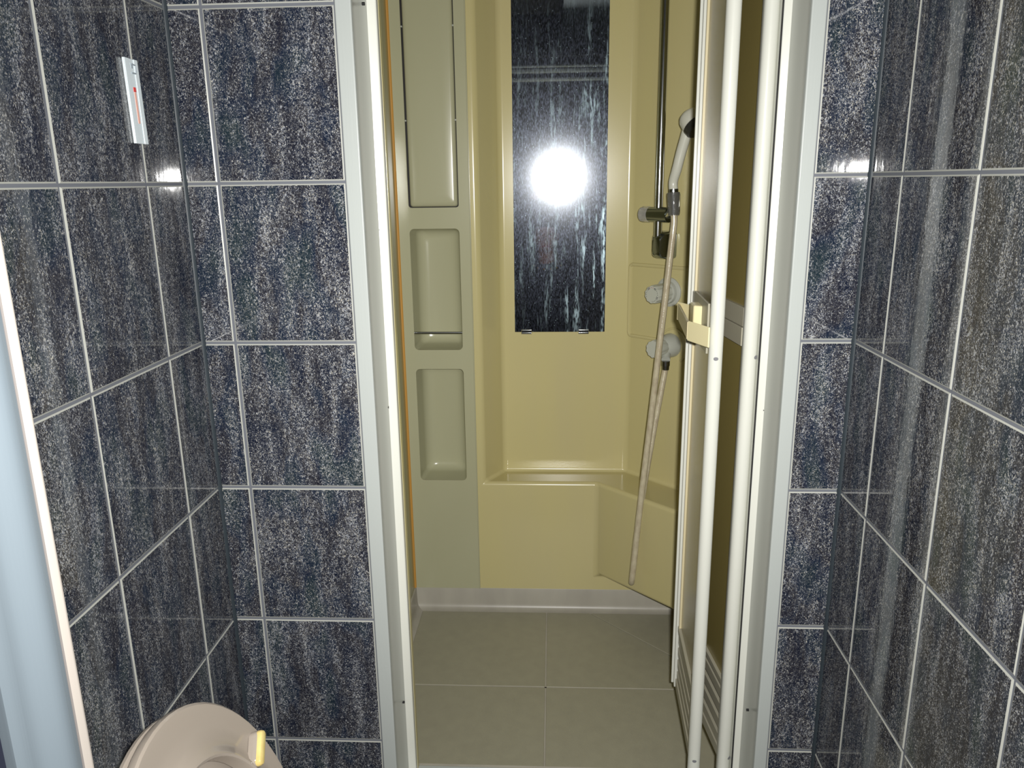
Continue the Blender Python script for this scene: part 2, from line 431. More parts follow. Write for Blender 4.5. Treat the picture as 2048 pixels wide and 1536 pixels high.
Fc += [(ul[1], ul[2], ul[3], ul[4], l3, l2), (ul[0], ul[1], b1, b0), (ul[1], l2, b2, b1), (l2, l3, b3, b2), (b2, b3, bR),
       (b0, b1, c1, c0), (b1, b2, c2, c1), (b2, bR, cR, c2)]
wsb = tag(mk('wall_shower_back', (V, Fc), 'beige', bevel=.011, seg=4), kind='structure')
# embossed outline of the service panel and rings on the 45-degree wall
DG = Vector((.7071, -.7071, 0)); DN = Vector((-.7071, -.7071, 0))      # along the wall / out of the wall
def dg(s, off, z):                                                     # s measured along the wall from x = .217
    p = Vector((.217, 2.203, 0))+DG*s+DN*off; return Vector((p.x, p.y, z))
def s_of(x): return (x-.217)/.7071
pl = [dg(.205, .000, -.227)]+[dg(s, .000, z) for s, z in ((.03, -.228), (.009, -.2285), (.003, -.231), (.000, -.240), (-.001, -.30), (-.001, -.41), (.0, -.419), (.003, -.426), (.009, -.429), (.03, -.4285))]+[dg(.10, .000, -.428)]
mk('panel_bead', tube(spline(pl, 4), .0052, 8), 'beige', wsb, smooth=True)
mk('panel_bead', tube([dg(s_of(.328)+.046*math.cos(math.radians(a)), .000, -.437+.046*math.sin(math.radians(a))) for a in range(-60, 245, 10)], .003, 8), 'beige', wsb, smooth=True)

# left tower with its recesses
def curve_plate(outer, holes, y0, y1, name, m, parent=None, bev=0):
    cu = bpy.data.curves.new(name, 'CURVE'); cu.dimensions = '2D'; cu.fill_mode = 'BOTH'; cu.extrude = (y1-y0)/2
    for loop in [outer]+holes:
        s = cu.splines.new('POLY'); s.points.add(len(loop)-1); s.use_cyclic_u = True
        for p, q in zip(s.points, loop): p.co = (q[0], q[1], 0, 1)
    tmp = bpy.data.objects.new('tmp', cu); COL.objects.link(tmp)
    dgp = bpy.context.evaluated_depsgraph_get(); me = bpy.data.meshes.new_from_object(tmp.evaluated_get(dgp))
    vs_ = [(v.co.x, (y0+y1)/2-v.co.z, v.co.y) for v in me.vertices]; fs = [tuple(p.vertices) for p in me.polygons]
    bpy.data.objects.remove(tmp); bpy.data.curves.remove(cu); bpy.data.meshes.remove(me)
    return mk(name, (vs_, fs), m, parent)
N1 = (-.3815, -.2475, -.065, .60); N2 = (-.382, -.248, -.451, -.120); N3 = (-.382, -.248, -.837, -.505)
tower = tag(curve_plate([(SX0+.001, BT), (-.2185, BT), (-.2185, ZT), (SX0+.001, ZT)],
            [rrect(*N1, .007, 4), rrect(*N2, .012, 5), rrect(*N3, .012, 5)], YB-.002, YB+.004, 'wall_tower', 'tower'),
            'greenish beige storage tower with recesses left of the mirror', kind='structure')
def niche(r, depth):
    x0, x1, z0, z1 = r; L = []
    seq = [(0, 0, .012), (.0005, .004, .012), (.006, depth-.03, .014)]
    for k in range(1, 6):
        a = math.radians(90*k/5); seq.append((.006+.030*(1-math.cos(a)), depth-.03+.030*math.sin(a), .016))
    for ins, dep, rad in seq:
        L.append([(x, YB-.002+dep, z) for x, z in rrect(x0+ins, x1-ins, z0+ins*.8, z1-ins*.8, rad, 5)])
    return loft(L)
for nr in (N2, N3): mk('recess', niche(nr, .085), 'tower', tower, smooth=40)
mk('cabinet_gap_shade', box(N1[0]-.004, N1[1]+.004, YB+.012, YB+.02, N1[2]-.004, N1[3]+.004), 'gap_shade', tower)  # added black sheet; paints the shade in the gap around the cabinet door
x0, x1, z0, z1 = N1[0]+.0045, N1[1]-.0028, N1[2]+.0022, N1[3]-.002
mk('cabinet_door', loft([[(x, y, z) for x, z in rrect(x0+i, x1-i, z0+i, z1-i, .007, 4)] for i, y in ((0, YB+.010), (0, YB+.003), (.001, YB-.001), (.005, YB-.0045), (.012, YB-.0055), (.03, YB-.006))]), 'tower', tower, smooth=50)
for zz in (.155, .38):
    for xx in (x0-.002, x1+.001): mk('hinge_clip', cyl((xx, YB-.0035, zz), (xx, YB+.004, zz), .0022, n=10), 'reveal', tower)
for dy, rr in ((0, .0028), (.006, .0022)): mk('retaining_bar', cyl((N2[0]-.001, YB+.003+dy, -.403-dy*.4), (N2[1]+.001, YB+.003+dy, -.403-dy*.4), rr, n=12), 'dark_chrome', tower, smooth=True)
mk('seam_strip', box(-.2195, -.2165, YB-.0045, YB+.002, BT, ZT), 'tower', tower, bevel=.001)
mk('silicone_bead', prism([(SX0, YB-.001), (SX0+.0060, YB-.001), (SX0+.0042, YB-.0034), (SX0+.002, YB-.0052), (SX0, YB-.0060)], BT, ZT), 'orange', tower)

# floor pan: cove skirting + four tread panels
pan = tag(mk('floor_shower', box(SX0, SX1, 1.30, YB+.09, SF-.03, SF-.003), 'pan'), kind='structure')
cove = [(YB+.010, BT), (YB+.004, BT), (YB+.002, BT-.003), (YB-.001, SF+.018), (YB-.004, SF+.007), (YB-.011, SF+.001), (YB-.022, SF-.0005), (YB-.022, SF-.004), (YB+.010, SF-.004)]
def cove_x(): return loft([[(x, y, z) for y, z in cove] for x in (SX0, SX1)], True, True)
mk('skirting', cove_x(), 'pan', pan, smooth=50)
covl = [(SX0, BT), (SX0+.004, BT-.003), (SX0+.006, SF+.018), (SX0+.009, SF+.007), (SX0+.016, SF+.001), (SX0+.024, SF-.0005), (SX0+.024, SF-.004), (SX0, SF-.004)]
mk('skirting', loft([[(x, y, z) for x, z in covl] for y in (1.32, YB)], True, True), 'pan', pan, smooth=50)
mk('joint', join(box(-.0205, -.0155, 1.32, 2.09, SF-.004, SF-.0012), box(SX0+.02, SX1, 1.7315, 1.7355, SF-.004, SF-.0012)), 'pan', pan)
g = .0019
fp = 2.2
for poly in ([(SX0+.024, 1.32), (-.018-g, 1.32), (-.018-g, 1.7335-g), (SX0+.024, 1.7335-g)],
             [(-.018+g, 1.32), (SX1, 1.32), (SX1, 1.7335-g), (-.018+g, 1.7335-g)],
             [(SX0+.024, 1.7335+g), (-.018-g, 1.7335+g), (-.018-g, YB-.022), (SX0+.024, YB-.022)],
             [(-.018+g, 1.7335+g), (SX1, 1.7335+g), (SX1, fp-SX1-.002), (fp-(YB-.022)-.002, YB-.022), (-.018+g, YB-.022)],
             [(SX1, fp-SX1+.002), (SX1, YB-.022), (fp-(YB-.022)+.002, YB-.022)]):
    mk('floor_panel', prism(poly, SF-.0035, SF), 'pan_floor', pan, bevel=.0012)

# ------------------------------------------------------------------ shower door frame
fr = thing('trim_1', (0.03, 1.25, ZF), 'metal door frame around the shower opening', kind='structure')
SILL = -1.136
def jamb(s, xo, xf, xw, z0, z1):
    """s=+1 left jamb (opening to +x). xo outer edge, xf end of front face, xw end of white stop"""
    face = prism([(xo, D-.004), (xf, D-.004), (xf, D+.006), (xo, D+.006)], z0, z1)
    mk('casing', face, 'alu', fr, bevel=.0022, seg=3)
    cur = [(xf-s*.006, D-.003), (xf-s*.0005, D-.0032)]
    n = 8
    for k in range(n+1):
        t = k/n; cur.append((xf-s*.0045*math.sin(math.pi*t)-s*.0000+s*.004*t, D+.062*t))
    cur += [(xf+s*.007, D+.067), (xf+s*.007, D+.074), (xf-s*.012, D+.074), (xf-s*.012, D)]
    mk('reveal', prism(cur if s > 0 else cur[::-1], z0, z1), 'reveal', fr, smooth=25)
    st = [(xf+s*.004, D+.0665), (xw-s*.0015, D+.070), (xw, D+.0715), (xw, D+.098), (xf+s*.004, D+.098)]
    mk('stop', prism(st if s > 0 else st[::-1], z0, z1), 'white_frame', fr, bevel=.0008)
jamb(1, FL, -.2895, -.2685, ZF+.25, HD)
jamb(-1, FR, .3635, .3445, ZF+.25, HD)
for x, y, z in ((-.2885, 1.27, .262), (-.2875, 1.285, -.074), (-.2885, 1.283, -.375), (.3615, 1.285, -.38), (.3605, 1.288, -.72), (.3605, 1.289, -.76), (.3635, 1.262, -.95), (-.2885, 1.277, -.96)):
    s = 1 if x < 0 else -1
    mk('screw_hole', cyl((x+s*.002, y, z), (x+s*.0062, y, z), .0024, n=10), 'mould', fr)
mk('header', box(FL, FR, D-.004, 1.313, HD-.05, HD), 'alu', fr, bevel=.002)
mk('sill', join(box(FL+.02, FR-.02, D-.004, 1.315, -1.158, SILL), box(-.2685, .3445, 1.300, 1.3135, SILL, SILL+.003)), 'alu', fr, bevel=.002)
mk('step', box(SX0, SX1, 1.3155, 1.322, SF, SILL), 'pan', fr)

# ------------------------------------------------------------------ folding door, folded open against the right
dr = thing('door_1', (.30, 1.42, SILL), 'white framed folding shower door folded open at right with smoky brown panes', 'door', kind='structure')
DZ0, DZ1 = -1.103, .68
def leaf(pn, pf, side, zlouv, handle):
    """pn = near end, pf = far (hinged) end in plan; side = +1 when the face seen is on the left of near->far"""
    pn, pf = Vector((*pn, 0)), Vector((*pf, 0)); Ld = (pf-pn).length; d = (pf-pn)/Ld; nl = Vector((-d.y, d.x, 0))   # left normal
    def P(u, n, z): q = pn+d*u+nl*n; return (q.x, q.y, z)
    def blk(u0, u1, n0, n1, za, zb):
        a = [P(u0, n0, 0), P(u1, n0, 0), P(u1, n1, 0), P(u0, n1, 0)]; return prism([(q[0], q[1]) for q in a], za, zb)
    zl0, zl1 = DZ0+.022, zlouv
    pane = mk('leaf', blk(.020, Ld-.012, -.0025, .0025, zl1+.012, DZ1-.02), 'pane', dr)
    # near stile: rounded bar with a flat back part
    rb = .0118; prof = []
    for k in range(13):
        a = math.radians(-100+200*k/12); prof.append((-rb*math.cos(a)*1.0, rb*math.sin(a)))
    pts = [P(u+.010, n, 0) for u, n in prof]+[P(.026, .0085, 0), P(.026, -.0085, 0)]
    mk('stile', prism([(q[0], q[1]) for q in pts], DZ0-.028, DZ1), 'white_frame', pane, smooth=35)
    # far stile: narrow stepped profile
    mk('stile', blk(Ld-.014, Ld-.002, -.0085, .0115, DZ0, DZ1), 'white_frame', pane, bevel=.0012)
    mk('hinge_strip', blk(Ld-.001, Ld+.006, -.011, .0160, DZ0+.002, DZ1), 'white_frame', pane, bevel=.0012)
    mk('glazing_bead', blk(Ld-.024, Ld-.0142, -.0072, .0068, zl1, DZ1-.02), 'cream_edge', pane, bevel=.001)
    mk('rail', blk(.026, Ld-.014, -.0088, .0088, -.245, -.212), 'slat', pane, bevel=.001)
    mk('rail', blk(.028, Ld-.015, -.0095, .0095, -.279, -.2465), 'slat', pane, bevel=.0012)
    mk('rail', blk(.026, Ld-.014, -.0088, .0088, DZ1-.03, DZ1), 'white_frame', pane)
    mk('rail', blk(.026, Ld-.014, -.0085, .0085, DZ0, DZ0+.022), 'slat', pane, bevel=.001)
    mk('rail', blk(.026, Ld-.014, -.0085, .0085, zl1, zl1+.013), 'slat', pane, bevel=.001)
    ns = 4; hh = (zl1-zl0)/ns
    for k in range(ns):
        za = zl0+k*hh
        mk('louvre_slat', blk(.026, Ld-.014, -.0062, .0062, za+.001, za+hh*.66), 'slat', pane, bevel=.0012)
    mk('louvre_gap_shade', blk(.026, Ld-.014, -.0006, .0006, zl0, zl1), 'gap_shade', pane)  # thin black sheet added to paint the dark gaps between slats
    for zz in (-.293, -1.090):
        c = Vector(P(.0000 if handle else .0022, .0005 if handle else -.0065, zz)); mk('screw_cap', lathe(c, -d+(nl*0 if handle else -nl*.6), [(0, .0043), (.0010, .0043), (.0018, .0030)], 14), 'cap', pane, smooth=True)
    if handle:
        # moulded pull: a web parallel to the leaf with two slanting flanges, on a block in the middle
        A_, W1_, W2_, B_ = Vector((.2592, 1.283)), Vector((.2347, 1.3455)), Vector((.2512, 1.556)), Vector((.2735, 1.500))
        def bar(p, q, th, za, zb):
            e = (q-p).normalized(); m = Vector((-e.y, e.x))*th/2; return prism([tuple(p+m), tuple(q+m), tuple(q-m), tuple(p-m)], za, zb)
        hz0, hz1 = -.2722, -.2375
        h = mk('handle', bar(A_, W1_, .0035, hz0, hz1), 'cream', pane, bevel=.0016)
        mk('handle_web', bar(W1_, W2_, .0040, hz0+.002, hz1-.002), 'cream_edge', h, bevel=.001)
        mk('handle_flange', bar(B_, W2_+Vector((-.0015, .004)), .0035, hz0-.001, hz1+.001), 'cream', h, bevel=.0016)
        mk('handle_block', prism([(.2515, 1.398), (.2735, 1.385), (.2765, 1.440), (.2525, 1.440)], hz0+.004, -.219), 'cream', h, bevel=.003)
        mk('latch_plate', blk(.034, .195, .0085, .0125, -.292, -.205), 'slat', pane, bevel=.001)
    return pane
leaf((.2745, 1.293), (.2835, 1.553), 1, -.962, True)
leaf((.3345, 1.301), (.3060, 1.560), 1, -.945, False)
mk('pivot_gasket', box(.3430, .3446, 1.284, 1.2885, DZ0-.028, DZ1), 'mould', dr)

# ------------------------------------------------------------------ mirror
mi = thing('mirror', (.02, YRC-.006, -.418), 'tall narrow water-streaked mirror in the beige shower recess', 'mirror')
mk('glass', box(-.107, .148, YRC-.0055, YRC-.0005, -.418, .62), 'mirror', mi)
for cx in (-.074, .0885):
    mk('clip', join(box(cx-.015, cx+.015, YRC-.0085, YRC-.0057, -.421, -.411), box(cx-.015, cx+.015, YRC-.0085, YRC-.0005, -.424, -.4185)), 'chrome', mi, bevel=.0015)

# ------------------------------------------------------------------ slide bar, hand shower, hose, taps
BX, BY = .2735, 2.0775                                # slide bar axis
sb = thing('slide_bar', (BX, BY, -.20), 'vertical chrome shower slide bar with a clear-ended slider', 'shower bar')
mk('pole', cyl((BX, BY, -.165), (BX, BY, .66), .0110, n=28), 'chrome', sb, smooth=True)
bc = Vector((BX+.003, BY-.003, 0))
def bracket(zc):
    L = []
    for off, w, h0, h1 in ((-.0475, .022, zc-.052, zc+.020), (-.030, .023, zc-.052, zc+.021), (-.010, .021, zc-.050, zc+.018), (.004, .018, zc-.046, zc+.014), (.012, .012, zc-.038, zc+.006)):
        L.append([tuple(bc+DG*x+DN*off+Vector((0, 0, z))) for x, z in rrect(-w, w, h0, h1, min(.010, w*.8), 5)])
    return loft(L, True, True)
mk('mount', bracket(-.152), 'chrome_darkened', sb, smooth=40)
mk('mount', bracket(.66), 'chrome_darkened', sb, smooth=40)
sz = -.0885
sl = mk('slider', cyl(tuple(Vector((BX, BY, sz))-DG*.026), tuple(Vector((BX, BY, sz))+DG*.034), .0195, n=28), 'chrome_darkened', sb, smooth=True)
mk('slider_knob', lathe(Vector((BX, BY, sz))-DG*.0265, -DG, [(0, .0150), (.001, .0205), (.024, .0205), (.027, .018), (.028, .010)], 32, scallop=(12, .06, 1, 2)), 'clear', sl, smooth=True)
mk('slider_core', cyl(tuple(Vector((BX, BY, sz))-DG*.0265), tuple(Vector((BX, BY, sz))-DG*.044), .0080, n=14), 'dark_chrome', sl, smooth=True)
# holder cone in front of the slider
HB = Vector((.300, 1.990, -.088)); HT = Vector((.2975, 1.9935, -.030))
ax = (HT-HB).normalized()
hold = mk('holder', lathe(HB, ax, [(0, .0130), (.006, .0150), (.050, .0165), (.056, .0150)], 24), 'clear_holder', sb, smooth=True)
mk('holder_arm', tube([Vector((BX, BY, sz))+DG*.03, (.297, 2.035, -.086), (HB+ax*.015)-Vector((0, -.013, 0))], [.014, .012, .010], 14), 'chrome', sb, smooth=True)
# hand shower
hs = thing('hand_shower', tuple(HB), 'white hand shower resting in the chrome slider holder', 'shower head')
mk('collar', lathe(HB+ax*.002, ax, [(0, .0085), (.020, .0098), (.050, .0118), (.062, .0118)], 20), 'dark_chrome', hs, smooth=True)
h0 = HB+ax*.060; hp = [h0, h0+ax*.022, Vector((.302, 1.985, .022)), Vector((.310, 1.979, .062)), Vector((.319, 1.972, .100)), Vector((.3235, 1.969, .122))]
mk('handle', tube(spline(hp, 5), [.0112+.0000*i for i in range(6)]+[.0112, .0114, .0116, .0118, .012, .0121, .0122, .0123, .0124, .0125, .0126, .0127, .0128, .0129, .013, .0131, .0132, .0133, .0134, .0135], 18), 'white_plastic', hs, smooth=True)
hc = Vector((.329, 1.966, .136)); hd = Vector((.47, -.50, -.73)).normalized()
mk('head', lathe(hc-hd*.020, hd, [(0, .006), (.001, .016), (.006, .024), (.014, .0285), (.028, .0305), (.036, .0305)], 30), 'white_plastic', hs, smooth=True)
mk('spray_face', lathe(hc+hd*.0165, hd, [(0, .0295), (.001, .0315), (.013, .0300), (.017, .026), (.0175, .010)], 40, scallop=(40, .04, 1, 2)), 'spray', hs, smooth=True)
# hose: front run, U at the bottom, back run up to the tap outlet
OUT = Vector((.3015, 2.046, -.487))
hpts = [HB+ax*.004, HB-ax*.02, (.2945, 1.9855, -.18), (.2865, 1.984, -.28), (.2755, 1.981, -.40), (.262, 1.975, -.56), (.247, 1.967, -.72), (.233, 1.958, -.87), (.2225, 1.951, -1.00), (.2185, 1.948, -1.048),
        (.2175, 1.954, -1.070), (.2190, 1.966, -1.077), (.2205, 1.977, -1.066), (.2235, 1.984, -1.035), (.230, 1.992, -.96), (.2425, 1.998, -.86), (.2565, 2.010, -.76), (.274, 2.026, -.65), (.291, 2.039, -.55), OUT]
shz = tag(mk('shower_hose', tube(spline(hpts, 8), .0083, 14), 'hose', smooth=True), 'beige flexible shower hose hanging in a loop below the hand shower', 'hose')
# thermostat dial
def dial(cx, z, L0, name, label):
    s = s_of(cx); t = thing(name, tuple(dg(s, 0, z)), label, 'tap'); return s, t
s1, td = dial(.313, -.293, .07, 'temperature_dial', 'upper white shower dial with temperature numbers on a round plate')
mk('escutcheon', lathe(dg(s1, .0005, -.293), DN, [(0, .0395), (.004, .0395), (.0055, .037), (.007, .031), (.016, .0295), (.0165, .025)], 40), 'plate_grey', td, smooth=30)
kb = mk('knob', lathe(dg(s1, .012, -.293), DN, [(0, .0245), (.008, .0255), (.040, .0250), (.060, .0245), (.0625, .0232)], 80, scallop=(11, .075, 1, 4)), 'knob_plastic', td, smooth=30)
fc = dg(s1, .0747, -.293)
def glyphs(txt, centre, size, rot, name, m):
    cu = bpy.data.curves.new(name, 'FONT'); cu.body = txt; cu.size = size; cu.align_x = 'CENTER'; cu.align_y = 'CENTER'; cu.extrude = .0002
    tmp = bpy.data.objects.new('tmp', cu); COL.objects.link(tmp)
    me = bpy.data.meshes.new_from_object(tmp.evaluated_get(bpy.context.evaluated_depsgraph_get()))
    c, s = math.cos(rot), math.sin(rot); vs_ = []
    for v in me.vertices:
        x, z = v.co.x*c-v.co.y*s, v.co.x*s+v.co.y*c
        vs_.append(tuple(Vector(centre)+DG*x+Vector((0, 0, z))+DN*v.co.z))
    fs = [tuple(p.vertices) for p in me.polygons]; bpy.data.objects.remove(tmp); bpy.data.curves.remove(cu)
    return mk(name, (vs_, fs), m, kb)
for txt, a in (('50', 128), ('40', 58), ('30', -22)):
    ar = math.radians(a); c = fc+(DG*math.cos(ar)+Vector((0, 0, math.sin(ar))))*.0180
    glyphs(txt, tuple(c), .0078, ar-math.pi/2, 'numeral', 'ink')
for a, mm in ((112, 'ink_red'), (96, 'ink_red'), (80, 'ink_red'), (35, 'ink'), (18, 'ink'), (2, 'ink'), (-42, 'ink'), (-56, 'ink'), (-70, 'ink'), (-83, 'ink'), (152, 'ink'), (168, 'ink'), (184, 'ink'), (200, 'ink')):
    ar = math.radians(a); c = fc+(DG*math.cos(ar)+Vector((0, 0, math.sin(ar))))*.0185
    mk('scale_dot', cyl(tuple(c-DN*.0002), tuple(c+DN*.0002), .0009, n=8), mm, kb)
s2, tp = dial(.322, -.437, .07, 'shower_tap', 'lower white shower tap with a scalloped knob and hose outlet')
mk('body', lathe(dg(s2, .0005, -.437), DN, [(0, .033), (.010, .0325), (.022, .0300), (.034, .025), (.040, .0215)], 36), 'plate_grey', tp, smooth=True)
mk('knob', lathe(dg(s2, .036, -.437), DN, [(0, .0215), (.010, .0240), (.034, .0250), (.040, .0245), (.0425, .0232)], 80, scallop=(11, .075, 1, 4)), 'knob_plastic', tp, smooth=30)
oc = dg(s2, .022, -.437); oc2 = Vector((OUT.x, OUT.y, -.462))
mk('outlet', tube([oc, (oc+oc2)/2+Vector((0, 0, -.006)), oc2+Vector((0, 0, -.004))], [.014, .0125, .0118], 18), 'plate_grey', tp, smooth=True)
mk('hose_nut', lathe(OUT+Vector((0, 0, -.006)), (0, 0, 1), [(0, .0095), (.011, .0100), (.0115, .0112), (.024, .0112), (.0245, .009)], 20), 'dark_chrome', tp, smooth=30)

# ------------------------------------------------------------------ toilet (only the raised seat and lid reach into the picture)
PHI = .35; T0 = Vector((-.449, .729, -.593)); nS = Vector((math.cos(PHI), 0, math.sin(PHI))); upS = Vector((-math.sin(PHI), 0, math.cos(PHI))); sS = Vector((0, 1, 0))
def SP(s, t, h): return tuple(T0+sS*s-upS*t+nS*h)
to = thing('toilet', (-.30, .727, ZF), 'beige toilet with its seat and lid raised, beside the blue tiled wall', 'toilet')
def egg(a, b, bb, n=64, c0=.21, sq=2.0):
    out = []
    for k in range(n):
        th = 2*math.pi*k/n; c, s = math.cos(th), math.sin(th)
        e = 1.0 if c > 0 else .78
        x = a*math.copysign(abs(s)**e, s); y = c0-(b if c > 0 else bb)*math.copysign(abs(c)**e, c)
        out.append((x, y))
    return out
outer = egg(.175, .21, .20); inner = egg(.120, .135, .125)
prof = [(.00, -.012), (.00, .004), (.02, .008), (.06, .0095), (.12, .008), (.20, .0035), (.35, .0005), (.60, .0), (.85, .002), (.95, .0022), (.99, .000), (1.0, -.005), (.985, -.010), (.90, -.014), (.5, -.017), (.10, -.015), (.02, -.014)]
n = len(outer); V = []; Fc = []
for (q, h) in prof:
    for (ox, oy), (ix, iy) in zip(outer, inner): V.append(SP(ix+(ox-ix)*q, iy+(oy-iy)*q, h))
m_ = len(prof)
for k in range(m_):
    k2 = (k+1) % m_
    for i in range(n): j = (i+1) % n; Fc.append((k*n+i, k*n+j, k2*n+j, k2*n+i))
seat = mk('seat', (V, Fc), 'toilet', to, smooth=True)
for sg in (1, -1):
    for (p0, p1) in (((.152, .130), (.114, .156)), ((.152, .315), (.110, .285))):
        a = Vector(SP(sg*p0[0], p0[1], .001)); b = Vector(SP(sg*p1[0], p1[1], .001)); dd = (b-a).normalized(); sd = nS.cross(dd)
        for nm, w, hh, mm in (('buffer_base', .0088, .012, 'toilet'), ('rubber_buffer', .0066, .0175, 'buffer')):
            base = .0 if nm == 'buffer_base' else .010
            L = []
            for sc, h in ((1.0, base), (1.0, hh-.006), (.93, hh-.003), (.75, hh-.0008), (.4, hh)):
                ring = []
                for k in range(28):
                    th = 2*math.pi*k/28; c, s = math.cos(th), math.sin(th)
                    ln = (b-a).length/2-w
                    ring.append(tuple((a+b)/2+dd*((ln if c > 0 else -ln)+c*w*sc)+sd*(s*w*sc)+nS*h))
                L.append(ring)
            mk(nm, loft(L, True, True), mm, seat, smooth=True)
lo = egg(.172, .205, .200)
L = []
for sc, h in ((.985, -.0200), (1.0, -.0215), (1.0, -.026), (.985, -.0290), (.93, -.032), (.5, -.036)):
    L.append([SP(x*sc, .21+(y-.21)*sc, h) for x, y in lo])
mk('lid', loft(L, True, True), 'toilet', to, smooth=40)
hz = SP(0, .43, -.02)
for sg in (1, -1): mk('hinge', cyl((hz[0]-.002, .727+sg*.05, hz[2]-.005), (hz[0]-.002, .727+sg*.09, hz[2]-.005), .013, n=16), 'toilet', to, smooth=True)
RIM = hz[2]-.022
def bowl_loop(xb, xf_, hw, z, n=48):
    out = []; cx = (xb+xf_)/2; rx = (xf_-xb)/2
    for k in range(n):
        th = 2*math.pi*k/n; c, s = math.cos(th), math.sin(th); e = 1 if c > 0 else .6
        out.append((cx+rx*math.copysign(abs(c)**e, c), .727+hw*math.copysign(abs(s)**e, s), z))
    return out
L = [bowl_loop(-.42, .00, .105, ZF+.002), bowl_loop(-.42, .00, .105, ZF+.05), bowl_loop(-.44, -.01, .10, ZF+.15), bowl_loop(-.46, .05, .14, ZF+.24), bowl_loop(-.47, .09, .175, ZF+.32), bowl_loop(-.47, .10, .180, RIM-.006), bowl_loop(-.465, .095, .176, RIM)]
L += [bowl_loop(-.245, .060, .130, RIM), bowl_loop(-.235, .050, .122, RIM-.01), bowl_loop(-.215, .02, .10, RIM-.09), bowl_loop(-.19, -.06, .05, RIM-.17)]
mk('bowl', loft(L, True, True), 'toilet', to, smooth=50)
mk('cistern', loft([[(x, y, z) for x, y in rrect(-.560, xx, .727-w, .727+w, .03, 5)] for z, xx, w in ((ZF+.12, -.445, .10), (ZF+.30, -.430, .15), (RIM+.035, -.415, .165), (RIM+.045, -.42, .158))], True, True), 'toilet', to, smooth=50)

# ------------------------------------------------------------------ white strip holder stuck on the left wall
stp = thing('strip_holder', (XL, 1.09, .056), 'small white plastic strip holder with red print on the left tiled wall', 'holder')
def lw(y, z, h): return (XL+h, y, z)
def lblk(y0, y1, z0, z1, h0, h1, dt=-.004):
    """parallelogram leaning by dt over its height"""
    return ([lw(y0+dt, z0, h0), lw(y1+dt, z0, h0), lw(y1, z1, h0), lw(y0, z1, h0), lw(y0+dt, z0, h1), lw(y1+dt, z0, h1), lw(y1, z1, h1), lw(y0, z1, h1)],
            [(0, 3, 2, 1), (4, 5, 6, 7), (0, 1, 5, 4), (1, 2, 6, 5), (2, 3, 7, 6), (3, 0, 4, 7)])
Z0, Z1 = .0565, .1655; LN = .0035
mk('backing', lblk(1.0745, 1.1085, Z0, Z1, .0004, .003, LN), 'strip_white', stp, bevel=.0006)
mk('rail', lblk(1.0750, 1.0865, Z0, Z1, .003, .0041, LN), 'strip_white', stp, bevel=.001)
mk('rail', lblk(1.0985, 1.1083, Z0, Z1, .003, .0042, LN), 'strip_white', stp, bevel=.001)
mk('hanging_hook', tube([lw(1.0905, .159, .004), lw(1.1005, .158, .004), lw(1.1015, .152, .004), lw(1.1000, .1475, .004), lw(1.0900, .1475, .004)], .0011, 8), 'strip_grey', stp, smooth=True)
mk('hook_slot', lblk(1.0915, 1.0955, .1535, .1585, .003, .0036, LN*.05), 'strip_grey', stp)
mk('red_mark', lblk(1.0905, 1.0965, .1235, .1295, .003, .0036, LN*.05), 'red', stp)
mk('red_print', lblk(1.0915, 1.0960, .083, .1230, .003, .0035, LN*.37), 'pinkish', stp)
mk('clear_tape', lblk(1.060, 1.0750, Z0+.001, Z1-.002, .0004, .0009, LN), 'clear_tape', stp)

# ------------------------------------------------------------------ open leaf of the entrance door at the left edge
ld = thing('entrance_door', (-.42, .05, ZF+.01), 'silver aluminium entrance door leaf standing open at the far left edge', 'door')
tip = Vector((-.2855, .400, 0)); dl = Vector((-.333, -.943, 0)).normalized(); nr = Vector((.943, -.333, 0)).normalized()
def lp(t, n): q = tip+dl*t+nr*n; return (q.x, q.y)
LZ0, LZ1 = ZF+.01, .62
mk('edge_gasket', prism([lp(-.0005+.0045*(1-math.cos(math.radians(a))), -.009+.010*math.sin(math.radians(a))) for a in range(-90, 91, 15)]+[lp(.012, .0008), lp(.012, -.018)], LZ0, LZ1), 'leaf_gasket', ld, smooth=40)
mk('gasket_line', prism([lp(.0088, -.018), lp(.0088, .0014), lp(.0100, .0014), lp(.0100, -.018)], LZ0, LZ1), 'leaf_line', ld)
sp_ = [lp(.0100, -.020), lp(.0100, .001)]
for k in range(13):
    t = k/12; sp_.append(lp(.0100+.0375*t, .001+.0030*math.sin(math.pi*min(1, t*1.6))*(1 if t < .63 else 1)+.0008*math.sin(t*9)))
sp_ += [lp(.0480, -.002), lp(.0480, -.020)]
mk('stile', prism(sp_, LZ0, LZ1), 'leaf_metal', ld, smooth=40)
mk('panel', prism([lp(.0478, -.012), lp(.0478, -.007), lp(.60, -.007), lp(.60, -.012)], LZ0, LZ1), 'leaf_dark', ld)
mk('stile', prism([lp(.60, -.020), lp(.60, .001), lp(.64, .001), lp(.64, -.020)], LZ0, LZ1), 'leaf_metal', ld, bevel=.002)

